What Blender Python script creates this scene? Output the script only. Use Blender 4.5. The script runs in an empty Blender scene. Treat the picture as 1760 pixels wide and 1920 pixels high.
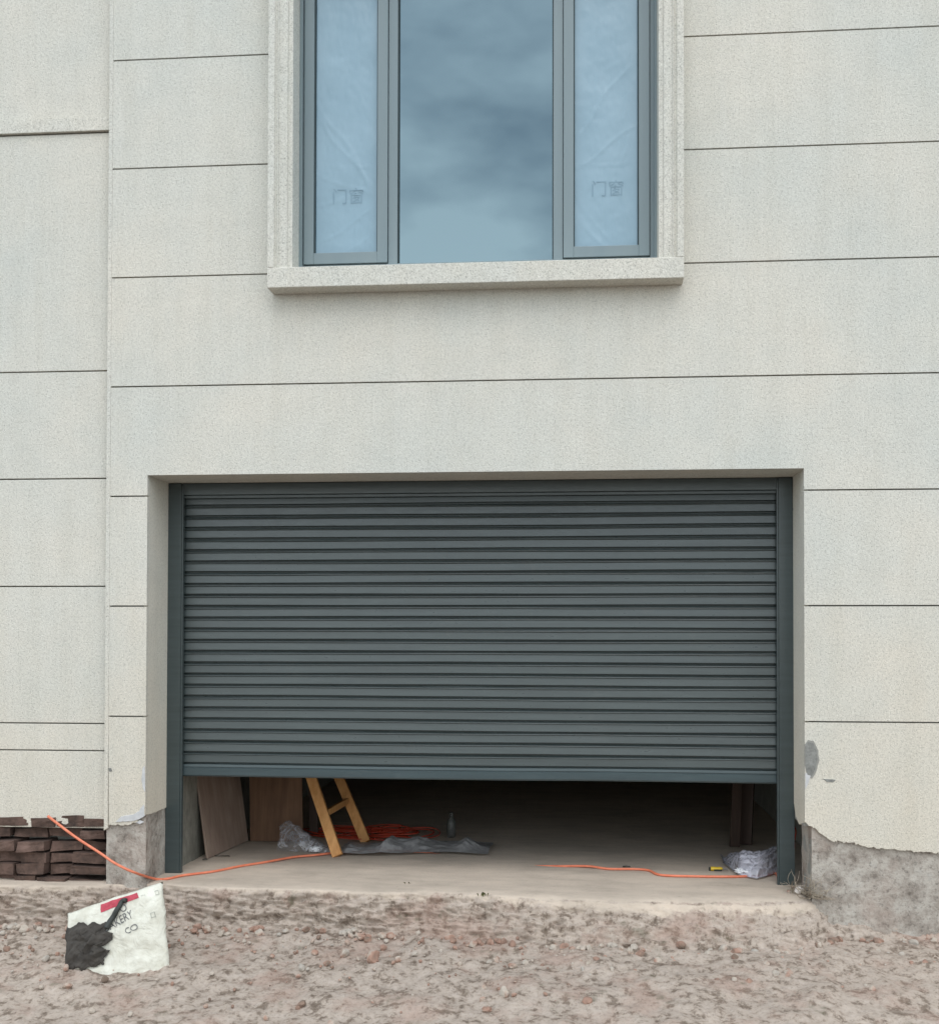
import bpy, bmesh, math, random
from mathutils import Vector, Matrix, noise
random.seed(7)
D=bpy.data; SC=bpy.context.scene; COL=SC.collection
# ------------------------------------------------------------------ camera
CX,CY,F=937.58,1161.53,2000.0
CAM=Vector((2.7078,-6.4251,1.5423)); YAW,PIT,ROL=0.0790,0.0155,0.0016
def cam_axes():
    r=Vector((math.cos(YAW),math.sin(YAW),0)); f=Vector((-math.sin(YAW),math.cos(YAW),0)); u=Vector((0,0,1))
    f2=f*math.cos(PIT)+u*math.sin(PIT); u2=u*math.cos(PIT)-f*math.sin(PIT)
    return r*math.cos(ROL)+u2*math.sin(ROL), u2*math.cos(ROL)-r*math.sin(ROL), f2
CR,CU,CF=cam_axes()
cd=D.cameras.new('camera'); cam=D.objects.new('camera',cd); COL.objects.link(cam); SC.camera=cam
cd.sensor_fit='VERTICAL'; cd.sensor_height=24; cd.lens=24*F/1920; cd.clip_start=.05; cd.clip_end=2000
cd.shift_x=(880-CX)/1920; cd.shift_y=(CY-960)/1920
m=Matrix((CR,CU,-CF)).transposed().to_4x4(); m.translation=CAM; cam.matrix_world=m
def ray(px,py): return (CF*F+CR*(px-CX)+CU*(CY-py))
def PY(px,py,y):
    d=ray(px,py); return CAM+d*((y-CAM.y)/d.y)
def PZ(px,py,z=0.):
    d=ray(px,py); return CAM+d*((z-CAM.z)/d.z)
def PX(px,py,x):
    d=ray(px,py); return CAM+d*((x-CAM.x)/d.x)
# ------------------------------------------------------------------ world, sun, exposure
SUN_EL,SUN_AZ=math.radians(56),math.radians(166)   # azimuth clockwise from +Y
W=D.worlds.new('World'); SC.world=W; W.use_nodes=True
nt=W.node_tree; N=nt.nodes; L=nt.links
bg=N['Background']; sky=N.new('ShaderNodeTexSky'); sky.sky_type='NISHITA'; sky.sun_disc=False
sky.sun_elevation=SUN_EL; sky.sun_rotation=SUN_AZ; sky.air_density=1.2; sky.dust_density=2.5
tc=N.new('ShaderNodeTexCoord'); mp=N.new('ShaderNodeMapping'); mp.inputs['Scale'].default_value=(1.0,1.0,2.4)
cn=N.new('ShaderNodeTexNoise'); cn.inputs['Scale'].default_value=4.6; cn.inputs['Detail'].default_value=5; cn.inputs['Roughness'].default_value=.5
cr=N.new('ShaderNodeValToRGB'); cr.color_ramp.elements[0].position=.40; cr.color_ramp.elements[0].color=(2.7,3.2,3.6,1)
cr.color_ramp.elements[1].position=.62; cr.color_ramp.elements[1].color=(6.6,7.0,7.1,1)
mx=N.new('ShaderNodeMixRGB'); mx.inputs[0].default_value=.85
L.new(tc.outputs['Generated'],mp.inputs['Vector']); L.new(mp.outputs[0],cn.inputs['Vector']); L.new(cn.outputs['Fac'],cr.inputs[0])
sx=N.new('ShaderNodeSeparateXYZ'); L.new(tc.outputs['Generated'],sx.inputs[0]); hz=N.new('ShaderNodeValToRGB')
hz.color_ramp.elements[0].position=.0; hz.color_ramp.elements[0].color=(1.45,1.42,1.36,1); hz.color_ramp.elements[1].position=.55; hz.color_ramp.elements[1].color=(.92,.95,1.0,1)
hm=N.new('ShaderNodeMixRGB'); hm.blend_type='MULTIPLY'; hm.inputs[0].default_value=1; L.new(sx.outputs[2],hz.inputs[0]); L.new(cr.outputs[0],hm.inputs[1]); L.new(hz.outputs[0],hm.inputs[2])
L.new(sky.outputs[0],mx.inputs[1]); L.new(hm.outputs[0],mx.inputs[2]); L.new(mx.outputs[0],bg.inputs[0]); bg.inputs[1].default_value=.15
sd=D.lights.new('sun','SUN'); so=D.objects.new('sun',sd); COL.objects.link(so); sd.energy=.6; sd.angle=math.radians(50); sd.color=(1,.97,.93)
sv=Vector((math.sin(SUN_AZ)*math.cos(SUN_EL),math.cos(SUN_AZ)*math.cos(SUN_EL),math.sin(SUN_EL)))
so.rotation_euler=sv.to_track_quat('Z','Y').to_euler(); so.location=sv*30
SC.view_settings.view_transform='Standard'; SC.view_settings.look='None'; SC.view_settings.gamma=1; SC.view_settings.exposure=.92
SC.render.engine='CYCLES'
try:
    SC.cycles.max_bounces=8; SC.cycles.transparent_max_bounces=16
except Exception: pass
# ------------------------------------------------------------------ helpers
def tag(o,label=None,cat=None,group=None,kind=None):
    if label:o['label']=label
    if cat:o['category']=cat
    if group:o['group']=group
    if kind:o['kind']=kind
    return o
def thing(name,label,cat,loc,group=None):
    o=D.objects.new(name,None); o.empty_display_size=.1; COL.objects.link(o); o.location=loc
    return tag(o,label,cat,group)
def wloc(o):
    v=Vector((0,0,0))
    while o: v+=Vector(o.location); o=o.parent
    return v
def obj(name,bm,mat,parent=None,smooth=False,bevel=0,base=None,solid=0,recalc=True):
    if recalc: bmesh.ops.recalc_face_normals(bm,faces=bm.faces[:])
    me=D.meshes.new(name); off=wloc(parent) if parent else (Vector(base) if base else Vector((0,0,0)))
    bmesh.ops.translate(bm,verts=bm.verts[:],vec=-off); bm.to_mesh(me); bm.free()
    me.materials.append(mat); o=D.objects.new(name,me); COL.objects.link(o)
    if parent:o.parent=parent
    elif base:o.location=base
    if smooth:
        for p in me.polygons:p.use_smooth=True
    if solid:
        s=o.modifiers.new('solid','SOLIDIFY'); s.thickness=solid; s.offset=0
    if bevel:
        b=o.modifiers.new('bevel','BEVEL'); b.width=bevel; b.segments=2; b.limit_method='ANGLE'; b.angle_limit=math.radians(40)
    return o
def box(bm,x0,x1,y0,y1,z0,z1):
    v=[bm.verts.new((x,y,z)) for x in(x0,x1) for y in(y0,y1) for z in(z0,z1)]
    for q in((0,1,3,2),(4,6,7,5),(0,4,5,1),(2,3,7,6),(0,2,6,4),(1,5,7,3)): bm.faces.new([v[i] for i in q])
def prism(bm,poly,y0,y1):
    """poly list of (x,z); extruded y0..y1"""
    a=[bm.verts.new((p[0],y0,p[1])) for p in poly]; b=[bm.verts.new((p[0],y1,p[1])) for p in poly]
    bm.faces.new(a); bm.faces.new(b[::-1]); n=len(a)
    for i in range(n): bm.faces.new((a[i],b[i],b[(i+1)%n],a[(i+1)%n]))
def smoothpath(P,k=8):
    P=[Vector(p) for p in P]; out=[]
    for i in range(len(P)-1):
        p0=P[max(i-1,0)];p1=P[i];p2=P[i+1];p3=P[min(i+2,len(P)-1)]
        for j in range(k):
            t=j/k; out.append(.5*((2*p1)+(p2-p0)*t+(2*p0-5*p1+4*p2-p3)*t*t+(3*p1-p0-3*p2+p3)*t**3))
    out.append(P[-1]); return out
def tube(bm,P,r,n=8,r2=None):
    P=[Vector(p) for p in P]; rings=[]; up=Vector((.13,.2,1)).normalized()
    for i,p in enumerate(P):
        t=(P[min(i+1,len(P)-1)]-P[max(i-1,0)]).normalized(); s=t.cross(up)
        if s.length<1e-3: s=t.cross(Vector((1,0,0)))
        s.normalize(); w=s.cross(t); rr=r if r2 is None else r+(r2-r)*i/(len(P)-1)
        rings.append([bm.verts.new(p+(s*math.cos(a)+w*math.sin(a))*rr) for a in [2*math.pi*k/n for k in range(n)]])
    for a,b in zip(rings,rings[1:]):
        for k in range(n): bm.faces.new((a[k],a[(k+1)%n],b[(k+1)%n],b[k]))
    bm.faces.new(rings[0][::-1]); bm.faces.new(rings[-1])
def beam(bm,a,b,w,t,side):
    """rectangular bar a->b, width w along side, thickness t"""
    a=Vector(a);b=Vector(b);d=(b-a).normalized(); s=(Vector(side)-d*Vector(side).dot(d)).normalized(); n=d.cross(s)
    v=[bm.verts.new(p+s*w/2*i+n*t/2*j) for p in(a,b) for i in(-1,1) for j in(-1,1)]
    for q in((0,1,3,2),(4,6,7,5),(0,4,5,1),(2,3,7,6),(0,2,6,4),(1,5,7,3)): bm.faces.new([v[i] for i in q])
def fb(x,y,z,s,o=4): return noise.fractal(Vector((x*s,y*s,z*s)),1.0,2.0,o)
def jag(P,amp=.006,step=.012,seed=0):
    """subdivide polyline of (x,z) with jitter"""
    out=[]
    for i in range(len(P)-1):
        a=Vector(P[i]);b=Vector(P[i+1]);n=max(1,int((b-a).length/step))
        for k in range(n):
            p=a.lerp(b,k/n)
            if not(k==0 and i==0): p=p+Vector((noise.noise(Vector((p.x*60,p.y*60,seed))),noise.noise(Vector((p.x*60,p.y*60,seed+9)))))*amp
            out.append((p.x,p.y))
    out.append(tuple(P[-1])); return out
# ------------------------------------------------------------------ materials
class M:
    def __init__(s,name,rough=.8,metal=0,spec=.5):
        s.m=D.materials.new(name); s.m.use_nodes=True; s.t=s.m.node_tree; s.p=s.t.nodes['Principled BSDF']
        s.p.inputs['Roughness'].default_value=rough; s.p.inputs['Metallic'].default_value=metal; s.p.inputs['Specular IOR Level'].default_value=spec
        s.tc=s.t.nodes.new('ShaderNodeTexCoord').outputs['Object']
    def n(s,t,**k):
        x=s.t.nodes.new(t)
        for a,b in k.items():
            try:x.inputs[a].default_value=b
            except Exception:setattr(x,a,b)
        return x
    def l(s,a,b): s.t.links.new(a,b)
    def map(s,scale,loc=(0,0,0),rot=(0,0,0)):
        x=s.n('ShaderNodeMapping'); x.inputs['Scale'].default_value=scale; x.inputs['Location'].default_value=loc; x.inputs['Rotation'].default_value=rot
        s.l(s.tc,x.inputs[0]); return x.outputs[0]
    def noise(s,scale,detail=3,rough=.55,vec=None,dist=0):
        x=s.n('ShaderNodeTexNoise',Scale=scale,Detail=detail,Roughness=rough,Distortion=dist); s.l(vec or s.tc,x.inputs['Vector']); return x.outputs['Fac']
    def vor(s,scale,vec=None,feature='F1',out='Distance',rnd=1):
        x=s.n('ShaderNodeTexVoronoi'); x.feature=feature; x.inputs['Scale'].default_value=scale; x.inputs['Randomness'].default_value=rnd; s.l(vec or s.tc,x.inputs['Vector']); return x.outputs[out]
    def ramp(s,fac,*st,interp='LINEAR'):
        x=s.n('ShaderNodeValToRGB'); x.color_ramp.interpolation=interp; e=x.color_ramp.elements
        while len(e)<len(st): e.new(.5)
        for i,(p,c) in enumerate(st):
            e[i].position=p; e[i].color=(c,c,c,1) if isinstance(c,(int,float)) else (*c,1)
        s.l(fac,x.inputs[0]); return x.outputs[0]
    def mix(s,a,b,fac,mode='MIX'):
        x=s.n('ShaderNodeMixRGB'); x.blend_type=mode
        for v,i in((fac,0),(a,1),(b,2)):
            if isinstance(v,(int,float)): x.inputs[i].default_value=v if i==0 else (v,v,v,1)
            elif isinstance(v,tuple): x.inputs[i].default_value=(*v,1)
            else: s.l(v,x.inputs[i])
        return x.outputs[0]
    def col(s,c):
        if isinstance(c,tuple): s.p.inputs['Base Color'].default_value=(*c,1)
        else: s.l(c,s.p.inputs['Base Color'])
        return s
    def bump(s,h,strength=.3,dist=.004):
        x=s.n('ShaderNodeBump',Strength=strength,Distance=dist); s.l(h,x.inputs['Height'])
        prev=s.p.inputs['Normal']
        if prev.is_linked: s.l(prev.links[0].from_socket,x.inputs['Normal'])
        s.l(x.outputs[0],s.p.inputs['Normal']); return s
    def sep(s,axis):
        x=s.n('ShaderNodeSeparateXYZ'); s.l(s.tc,x.inputs[0]); return x.outputs[axis]
def stone_paint(name,c1,c2,c3,grime=.0):
    q=M(name,.88,spec=.3)
    g=q.noise(135,2,.7); g2=q.noise(60,3,.6); big=q.noise(1.1,4,.6); med=q.noise(7,3,.6)
    c=q.ramp(g,(.30,c1),(.43,c2),(.55,c2),(.70,c3))
    c=q.mix(c,q.ramp(g2,(.3,.82),(.5,1.0),(.72,1.07)),.8,'MULTIPLY')
    c=q.mix(c,q.ramp(big,(.3,(.93,.955,.96)),(.7,(1.04,1.01,.975))),1,'MULTIPLY')
    c=q.mix(c,q.ramp(med,(.3,.965),(.7,1.02)),1,'MULTIPLY')
    # downward run-off streaks; splash dirt and warm ground bounce painted into the lower wall
    st=q.noise(9,4,.7,q.map((1,1,.06)))
    c=q.mix(c,q.ramp(st,(.35,(.93,.925,.91)),(.55,1.0)),.55,'MULTIPLY')
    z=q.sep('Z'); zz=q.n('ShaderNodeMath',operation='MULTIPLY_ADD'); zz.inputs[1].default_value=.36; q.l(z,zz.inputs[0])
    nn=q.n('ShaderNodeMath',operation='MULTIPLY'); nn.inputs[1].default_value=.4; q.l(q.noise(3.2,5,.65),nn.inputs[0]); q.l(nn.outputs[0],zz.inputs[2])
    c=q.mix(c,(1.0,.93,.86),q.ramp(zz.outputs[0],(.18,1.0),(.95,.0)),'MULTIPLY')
    q.col(c); q.bump(g,.55,.004); q.bump(g2,.3,.005); return q.m
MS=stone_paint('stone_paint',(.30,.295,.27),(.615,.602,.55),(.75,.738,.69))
MSR=stone_paint('stone_paint_reveal',(.50,.49,.44),(.66,.64,.575),(.72,.70,.64))  # smoother coat, also lightened in colour to stand in for light on the reveals
q=M('mortar_line',.95); q.col((.27,.265,.24)); MGR=q.m
q=M('rough_concrete',.95,spec=.2); n1=q.noise(9,6,.7); n2=q.noise(45,4,.7); n3=q.noise(2.3,4,.6)
c=q.ramp(n1,(.28,(.15,.125,.105)),(.42,(.30,.265,.23)),(.58,(.43,.395,.35)),(.75,(.36,.345,.32)))
c=q.mix(c,q.ramp(n2,(.32,.45),(.46,1.0),(.8,1.08)),.8,'MULTIPLY'); c=q.mix(c,(.40,.30,.25),q.ramp(n3,(.5,0.),(.72,.6)))
q.col(c); q.bump(n1,.8,.02); q.bump(n2,.6,.006); MCON=q.m
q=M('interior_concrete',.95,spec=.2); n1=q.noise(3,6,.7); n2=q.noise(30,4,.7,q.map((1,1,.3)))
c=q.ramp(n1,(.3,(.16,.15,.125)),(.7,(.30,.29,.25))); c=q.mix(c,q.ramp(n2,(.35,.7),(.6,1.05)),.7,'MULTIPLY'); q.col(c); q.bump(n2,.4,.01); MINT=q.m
def metal(name,c,rough,streak=.5):
    q=M(name,rough,spec=.5); a=q.noise(4,4,.6,q.map((.5,1,9))); b=q.noise(60,3,.7,q.map((.25,1,1)))
    k=q.ramp(a,(.3,tuple(v*.86 for v in c)),(.7,tuple(v*1.12 for v in c)))
    k=q.mix(k,(.21,.19,.165),q.ramp(q.mix(b,q.noise(2.2,5,.7),.5),(.55,0.),(.75,.14)))
    q.col(k); q.l(q.ramp(b,(.3,rough-.08),(.7,rough+.12)),q.p.inputs['Roughness']); q.bump(q.noise(1.6,2,.5,q.map((1,1,3))),.25,.01); q.p.inputs['Coat Weight'].default_value=.35; q.p.inputs['Coat Roughness'].default_value=.18; return q.m
MSL=metal('shutter_paint',(.046,.060,.060),.34); MPOST=metal('post_paint',(.040,.055,.056),.42); MRAIL=metal('rail_paint',(.042,.064,.070),.40)
q=M('window_frame_paint',.4); a=q.noise(3,3,.5,q.map((3,1,.3))); q.col(q.ramp(a,(.3,(.165,.218,.238)),(.7,(.19,.242,.257)))); MWF=q.m
q=M('gasket',.7); q.col((.03,.05,.055)); MGK=q.m
# coated blue glass: reflection over a see-through tinted body
def glass(name,tint,refl,rough):
    q=M(name); t=q.t; out=t.nodes['Material Output']; g=q.n('ShaderNodeBsdfGlossy',Color=(*tint,1),Roughness=rough); tr=q.n('ShaderNodeBsdfTransparent',Color=(.25,.36,.42,1))
    mxx=q.n('ShaderNodeMixShader'); mxx.inputs[0].default_value=refl; q.l(tr.outputs[0],mxx.inputs[1]); q.l(g.outputs[0],mxx.inputs[2]); q.l(mxx.outputs[0],out.inputs[0])
    b=q.n('ShaderNodeBump',Strength=.05,Distance=.01); q.l(q.noise(.9,1,.4),b.inputs['Height']); q.l(b.outputs[0],g.inputs['Normal']); return q.m
MGL=glass('blue_coated_glass',(.165,.225,.25),.88,.02)
q=M('protective_film',.32,spec=.6); a=q.noise(2.5,5,.6,q.map((1,1,1.0),rot=(0,.7,0)))
q.col(q.ramp(a,(.3,(.20,.315,.39)),(.7,(.25,.375,.455)))); q.bump(q.noise(3.5,5,.6,q.map((5,1,1.4),rot=(0,.6,0)),dist=.4),.10,.02); MFILM=q.m
q=M('film_print',.5); q.col((.19,.30,.375)); MPRINT=q.m
# floor / apron / soil, one sheet whose matter changes along its length
q=M('poured_concrete',.9,spec=.25); n1=q.noise(1.6,5,.65); n2=q.noise(28,4,.7); n3=q.noise(6,5,.7,q.map((.45,1.5,1))); sp=q.noise(85,2,.8)
c=q.ramp(n1,(.3,(.45,.38,.31)),(.55,(.55,.46,.375)),(.75,(.58,.48,.39)))
c=q.mix(c,q.ramp(n3,(.32,.80),(.55,1.0),(.75,1.05)),.8,'MULTIPLY'); c=q.mix(c,q.ramp(n2,(.28,.72),(.42,1.0)),.6,'MULTIPLY')
at=q.n('ShaderNodeAttribute'); at.attribute_name='soil'
v1=q.noise(15,6,.72); v2=q.noise(6,6,.75); br=q.noise(3.1,4,.6); fine=q.noise(48,4,.75)
s_=q.ramp(v1,(.30,(.14,.105,.08)),(.41,(.21,.165,.13)),(.48,(.38,.315,.262)),(.7,(.46,.39,.335)))
s_=q.mix(s_,(.33,.21,.165),q.ramp(br,(.50,0.),(.66,.42))); s_=q.mix(s_,(.085,.085,.05),q.ramp(v2,(.60,0.),(.68,.55)))
s_=q.mix(s_,q.ramp(fine,(.3,.55),(.48,1.0),(.8,1.1)),.85,'MULTIPLY')
fa=q.n('ShaderNodeMath',operation='ADD'); q.l(at.outputs['Fac'],fa.inputs[0]); fm=q.n('ShaderNodeMath',operation='MULTIPLY_ADD'); fm.inputs[1].default_value=.9; fm.inputs[2].default_value=-.45
q.l(q.noise(11,6,.75),fm.inputs[0]); q.l(fm.outputs[0],fa.inputs[1])
c=q.mix(c,s_,q.ramp(fa.outputs[0],(.40,0.),(.56,1.)))
q.col(c); q.bump(n2,.25,.004); q.bump(v1,.5,.012); q.bump(sp,.3,.003); MFL=q.m
q=M('soil',.98,spec=.15); a=q.noise(6,6,.75); b=q.noise(38,4,.75); c=q.ramp(a,(.33,(.08,.065,.05)),(.48,(.13,.105,.085)),(.65,(.18,.155,.13)))
c=q.mix(c,(.16,.10,.075),q.ramp(q.noise(2,4,.6),(.5,0.),(.62,.5))); c=q.mix(c,q.ramp(b,(.3,.55),(.5,1.),(.8,1.12)),.8,'MULTIPLY'); q.col(c); q.bump(a,.7,.03); q.bump(b,.6,.008); MSOIL=q.m
def wood(name,c1,c2,axis=(1,1,.08),rough=.65,sc=28):
    q=M(name,rough,spec=.3); a=q.noise(sc,5,.65,q.map(axis)); b=q.noise(2.5,3,.6)
    k=q.ramp(a,(.3,c1),(.68,c2)); k=q.mix(k,q.ramp(b,(.3,.82),(.7,1.08)),1,'MULTIPLY'); q.col(k); q.bump(a,.2,.002); return q.m
q=wood('ladder_wood',(.50,.225,.07),(.72,.385,.155)); MLW=q
MPLY=wood('plywood_pale',(.24,.165,.13),(.35,.265,.21),sc=18); MPLY2=wood('plywood_brown',(.12,.062,.036),(.20,.11,.062),sc=22); MDK=wood('plank_dark',(.05,.03,.022),(.08,.05,.038))
def plastic(name,c,alpha,rough=.25):
    q=M(name,rough,spec=.8); q.col(c); a=q.noise(26,4,.7,dist=.8); e=q.noise(6.5,3,.6,q.map((1,1,.6),rot=(.3,.5,0)),dist=1.2); r=q.mix(q.ramp(a,(.35,alpha-.10),(.7,min(1,alpha+.14))),q.ramp(e,(.44,0.),(.495,.42),(.505,.42),(.56,0.)),1,'ADD'); q.l(r,q.p.inputs['Alpha']); q.bump(a,.5,.008); q.bump(e,.4,.01); return q.m
MPL=plastic('clear_plastic',(.42,.41,.43),.17,.12); MPG=plastic('grey_sheeting',(.31,.30,.30),.80,.4)
q=M('dim_plastic',.35); q.col((.10,.10,.095)); q.p.inputs['Alpha'].default_value=.6; MBT=q.m; MPW=plastic('crumpled_white',(.80,.80,.82),.85,.3); MPR=plastic('frosted_plastic',(.50,.49,.55),.62,.2)
q=M('orange_cable',.45); q.col(q.ramp(q.noise(14,3,.6),(.3,(.60,.15,.075)),(.7,(.76,.24,.135)))); MOC=q.m
q=M('red_cable',.45); q.col((.42,.045,.018)); MRC=q.m
q=M('sack_paper',.8,spec=.3); q.col(q.mix(q.ramp(q.noise(6,5,.7),(.3,(.50,.48,.40)),(.6,(.68,.67,.59))),(.36,.30,.24),q.ramp(q.noise(3,5,.75),(.54,0.),(.72,.6)))); q.bump(q.noise(9,4,.6,dist=1.2),.9,.02); MSK=q.m
q=M('sack_red',.7); q.col(q.ramp(q.noise(20,4,.7),(.3,(.33,.03,.05)),(.7,(.50,.07,.10)))); MSKR=q.m
q=M('sack_ink',.8); q.col((.13,.13,.13)); MINK=q.m
q=M('sack_faint_ink',.8); q.col((.33,.33,.29)); MINK2=q.m
q=M('black_strap',.6); q.col((.028,.032,.028)); MBK=q.m
q=M('dark_cloth',.9); q.col(q.ramp(q.noise(9,5,.7),(.3,(.025,.022,.019)),(.7,(.075,.065,.055)))); q.bump(q.noise(20,4,.7),.7,.01); MCL=q.m
q=M('brick',.95); v=q.noise(7,5,.7); q.col(q.ramp(v,(.3,(.03,.02,.016)),(.5,(.09,.055,.042)),(.7,(.16,.10,.08)))); q.bump(v,.8,.02); MBR=q.m
q=M('yellow_plastic',.4); q.col((.62,.42,.03)); MYE=q.m
q=M('steel',.35,metal=1); q.col((.4,.4,.4)); MST=q.m
q=M('white_stone',.9); q.col(q.ramp(q.noise(30,4,.7),(.3,(.5,.45,.4)),(.7,(.75,.7,.66)))); MWS=q.m
q=M('dry_stem',.9); q.col(q.ramp(q.noise(12,2,.5),(.3,(.16,.125,.09)),(.7,(.42,.36,.28)))); MTW=q.m
q=M('leaf',.7); q.col(q.ramp(q.noise(40,2,.5),(.3,(.05,.07,.02)),(.7,(.13,.13,.045)))); MLF=q.m
q=M('mortar_grey',.95); v=q.noise(22,5,.75); q.col(q.ramp(v,(.3,(.13,.13,.12)),(.7,(.30,.30,.28)))); q.bump(v,.8,.006); MMO=q.m
q=M('filler_white',.9); v=q.noise(18,5,.7); q.col(q.ramp(v,(.3,(.44,.44,.44)),(.7,(.60,.60,.60)))); q.bump(v,.5,.004); MFI=q.m
q=M('rubble',.97); a=q.n('ShaderNodeObjectInfo'); v=q.noise(5,3,.6); q.col(q.ramp(v,(.35,(.17,.125,.095)),(.47,(.33,.20,.15)),(.55,(.42,.36,.30)),(.7,(.36,.33,.29)))); q.bump(q.noise(40,4,.7),.6,.006); MRU=q.m
# ------------------------------------------------------------------ dimensions
H=2.5387; WD=4.0; DP=.3324; GL=-.2384; BX=-.2654; GB=4.4625; GS=.6845; GW=.0045
XR=8.4; ZT=7.2
gz=[GB-k*GS for k in range(-4,7)]            # groove heights, top to bottom
SY=-.13
def zx(px,py,y=0.): p=PY(px,py,y); return (p.x,p.z)
sL=PY(501,500,SY).x; sR=PY(1282,500,SY).x; sBot=.5*(PY(500,539,SY).z+PY(1282,521,SY).z)
# window plane
WY=.075
wL=PY(557,400,WY).x; wR=PY(1229,400,WY).x; wB=.5*(PY(560,498,WY).z+PY(1225,482,WY).z); WTOP=5.85
house=thing('house','pale stone-textured house with a dark roller shutter below a wide blue-glass window','house',(2,4,0))
# facade courses
bm=bmesh.new(); g=GW
wx0,wx1,wz0,wz1=sL+.03,sR-.03,sBot+.03,WTOP+.05
def rects(z0,z1):
    out=[]; xs=[(GL,XR)]
    for (x0,x1,a,b) in ((wx0,wx1,wz0,wz1),(0,WD,-9,H)):
        if z1>a and z0<b:
            n=[]
            for s,e in xs:
                if x0>s:n.append((s,min(x0,e)))
                if x1<e:n.append((max(x1,s),e))
            xs=n
    return xs
courses=[]
zs=sorted(gz)
zs=[z for z in zs if z>.9]
# broken bottom edges of the render coat
left_break=jag([zx(197,1548),zx(212,1546),zx(232,1548),zx(250,1543),zx(273,1528)],.015,.011,1)
right_break=jag([zx(1508,1541),zx(1516,1548),zx(1530,1556),zx(1545,1567),zx(1556,1575),zx(1575,1578),zx(1640,1590),zx(1760,1600),(5.6,.27),(XR,.25)],.015,.011,3)
for i,z0 in enumerate(zs):
    z1=zs[i+1] if i+1<len(zs) else ZT
    a,b=z0+g,z1-g
    cuts=sorted({a,b}|{c for c in (H,wz0,wz1) if a<c<b})
    if a<H<b: # notch over the door, one face
        prism(bm,[(GL,a),(0,a),(0,H),(WD,H),(WD,a),(XR,a),(XR,b),(GL,b)],0,.03)
    elif a<wz0<b:
        prism(bm,[(GL,a),(XR,a),(XR,b),(wx1,b),(wx1,wz0),(wx0,wz0),(wx0,b),(GL,b)],0,.03)
    elif a<wz1<b:
        prism(bm,[(GL,a),(wx0,a),(wx0,wz1),(wx1,wz1),(wx1,a),(XR,a),(XR,b),(GL,b)],0,.03)
    else:
        for s,e in rects(a,b): prism(bm,[(s,a),(e,a),(e,b),(s,b)],0,.03)
z1=zs[0]-g
prism(bm,[(GL,z1)]+[p for p in left_break if p[0]>GL+.004]+[(0,left_break[-1][1]),(0,z1)],0,.03)
prism(bm,[(WD,z1)]+right_break[0:1]+right_break[1:]+[(XR,z1)],0,.03)
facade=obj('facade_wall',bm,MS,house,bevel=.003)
# edge strip without joints
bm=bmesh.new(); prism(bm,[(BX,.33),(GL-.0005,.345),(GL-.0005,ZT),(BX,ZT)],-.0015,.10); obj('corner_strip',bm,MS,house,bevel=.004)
# structural wall behind the coat (closed around openings)
bm=bmesh.new()
def wallbox(x0,x1,z0,z1,y0=.0325,y1=.30): box(bm,x0,x1,y0,y1,z0,z1)
wallbox(BX,-.001,.45,ZT,.0325,DP+.1); wallbox(WD+.045,XR,-.4,ZT); wallbox(WD+.0001,WD+.045,.42,ZT)
wallbox(-.001,WD+.0001,H+.001,sBot+.05); wallbox(-.001,sL+.05,sBot+.05,ZT); wallbox(sR-.05,WD+.0001,sBot+.05,ZT); wallbox(sL+.05,sR-.05,WTOP+.06,ZT)
obj('backing_wall',bm,MGR,house)
# reveals of the garage opening (soffit + sides), thin render skins 2 mm inside the wall
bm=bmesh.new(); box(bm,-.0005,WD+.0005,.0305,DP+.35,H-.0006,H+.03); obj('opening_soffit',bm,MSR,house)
bm=bmesh.new()
lb=jag([PX(273,1528,0)[1:],PX(290,1524,0)[1:],PX(300,1519,0)[1:],PX(311,1514,0)[1:],(DP+.1,PX(311,1514,0).z+.01)],.006,.014,5)
lb=[(max(.0305,y),z) for y,z in lb]
def prism_x(bm,poly,x0,x1):
    a=[bm.verts.new((x0,p[0],p[1])) for p in poly]; b=[bm.verts.new((x1,p[0],p[1])) for p in poly]
    bm.faces.new(a); bm.faces.new(b[::-1]); n=len(a)
    for i in range(n): bm.faces.new((a[i],b[i],b[(i+1)%n],a[(i+1)%n]))
prism_x(bm,lb+[(DP+.1,H),(.0305,H)],-.03,.0)
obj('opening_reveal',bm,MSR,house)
bm=bmesh.new()
rb=jag([PX(1508,1541,WD)[1:],PX(1497,1546,WD)[1:],PX(1491,1530,WD)[1:],PX(1488,1508,WD)[1:],(DP+.1,PX(1487,1480,WD).z)],.005,.014,6)
rb=[(max(.0305,y),z) for y,z in rb]
prism_x(bm,rb+[(DP+.1,H),(.0305,H)],WD,WD+.03)
obj('opening_reveal',bm,MSR,house)
# rough concrete base exposed under the broken coat
def rough_panel(name,x0,x1,z0,z1,y,axis='x',amp=.006,parent=house,mat=None,step=.012,fix=0):
    bm=bmesh.new(); nx=max(2,int((x1-x0)/step)); nz=max(2,int((z1-z0)/step)); gr=[]
    for i in range(nx+1):
        r=[]
        for j in range(nz+1):
            a=x0+(x1-x0)*i/nx; z=z0+(z1-z0)*j/nz; d=fb(a+y*3,0,z,9,5)*amp
            r.append(bm.verts.new((a,y+d,z) if axis=='x' else (fix+d,a,z)))
        gr.append(r)
    for i in range(nx):
        for j in range(nz): bm.faces.new((gr[i][j],gr[i+1][j],gr[i+1][j+1],gr[i][j+1]))
    return obj(name,bm,mat or MCON,parent,smooth=True,recalc=False)
rough_panel('exposed_concrete',BX+.008,-.004,-.45,.52,.022)
rough_panel('exposed_concrete',.03,DP+.1,-.05,.52,0,'y',.005,fix=-.008)
rough_panel('exposed_concrete',WD+.042,XR,-.45,.52,.018,step=.02)
rough_panel('exposed_concrete',.02,.31,-.05,.52,0,'y',.005,fix=WD+.044)
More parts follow.
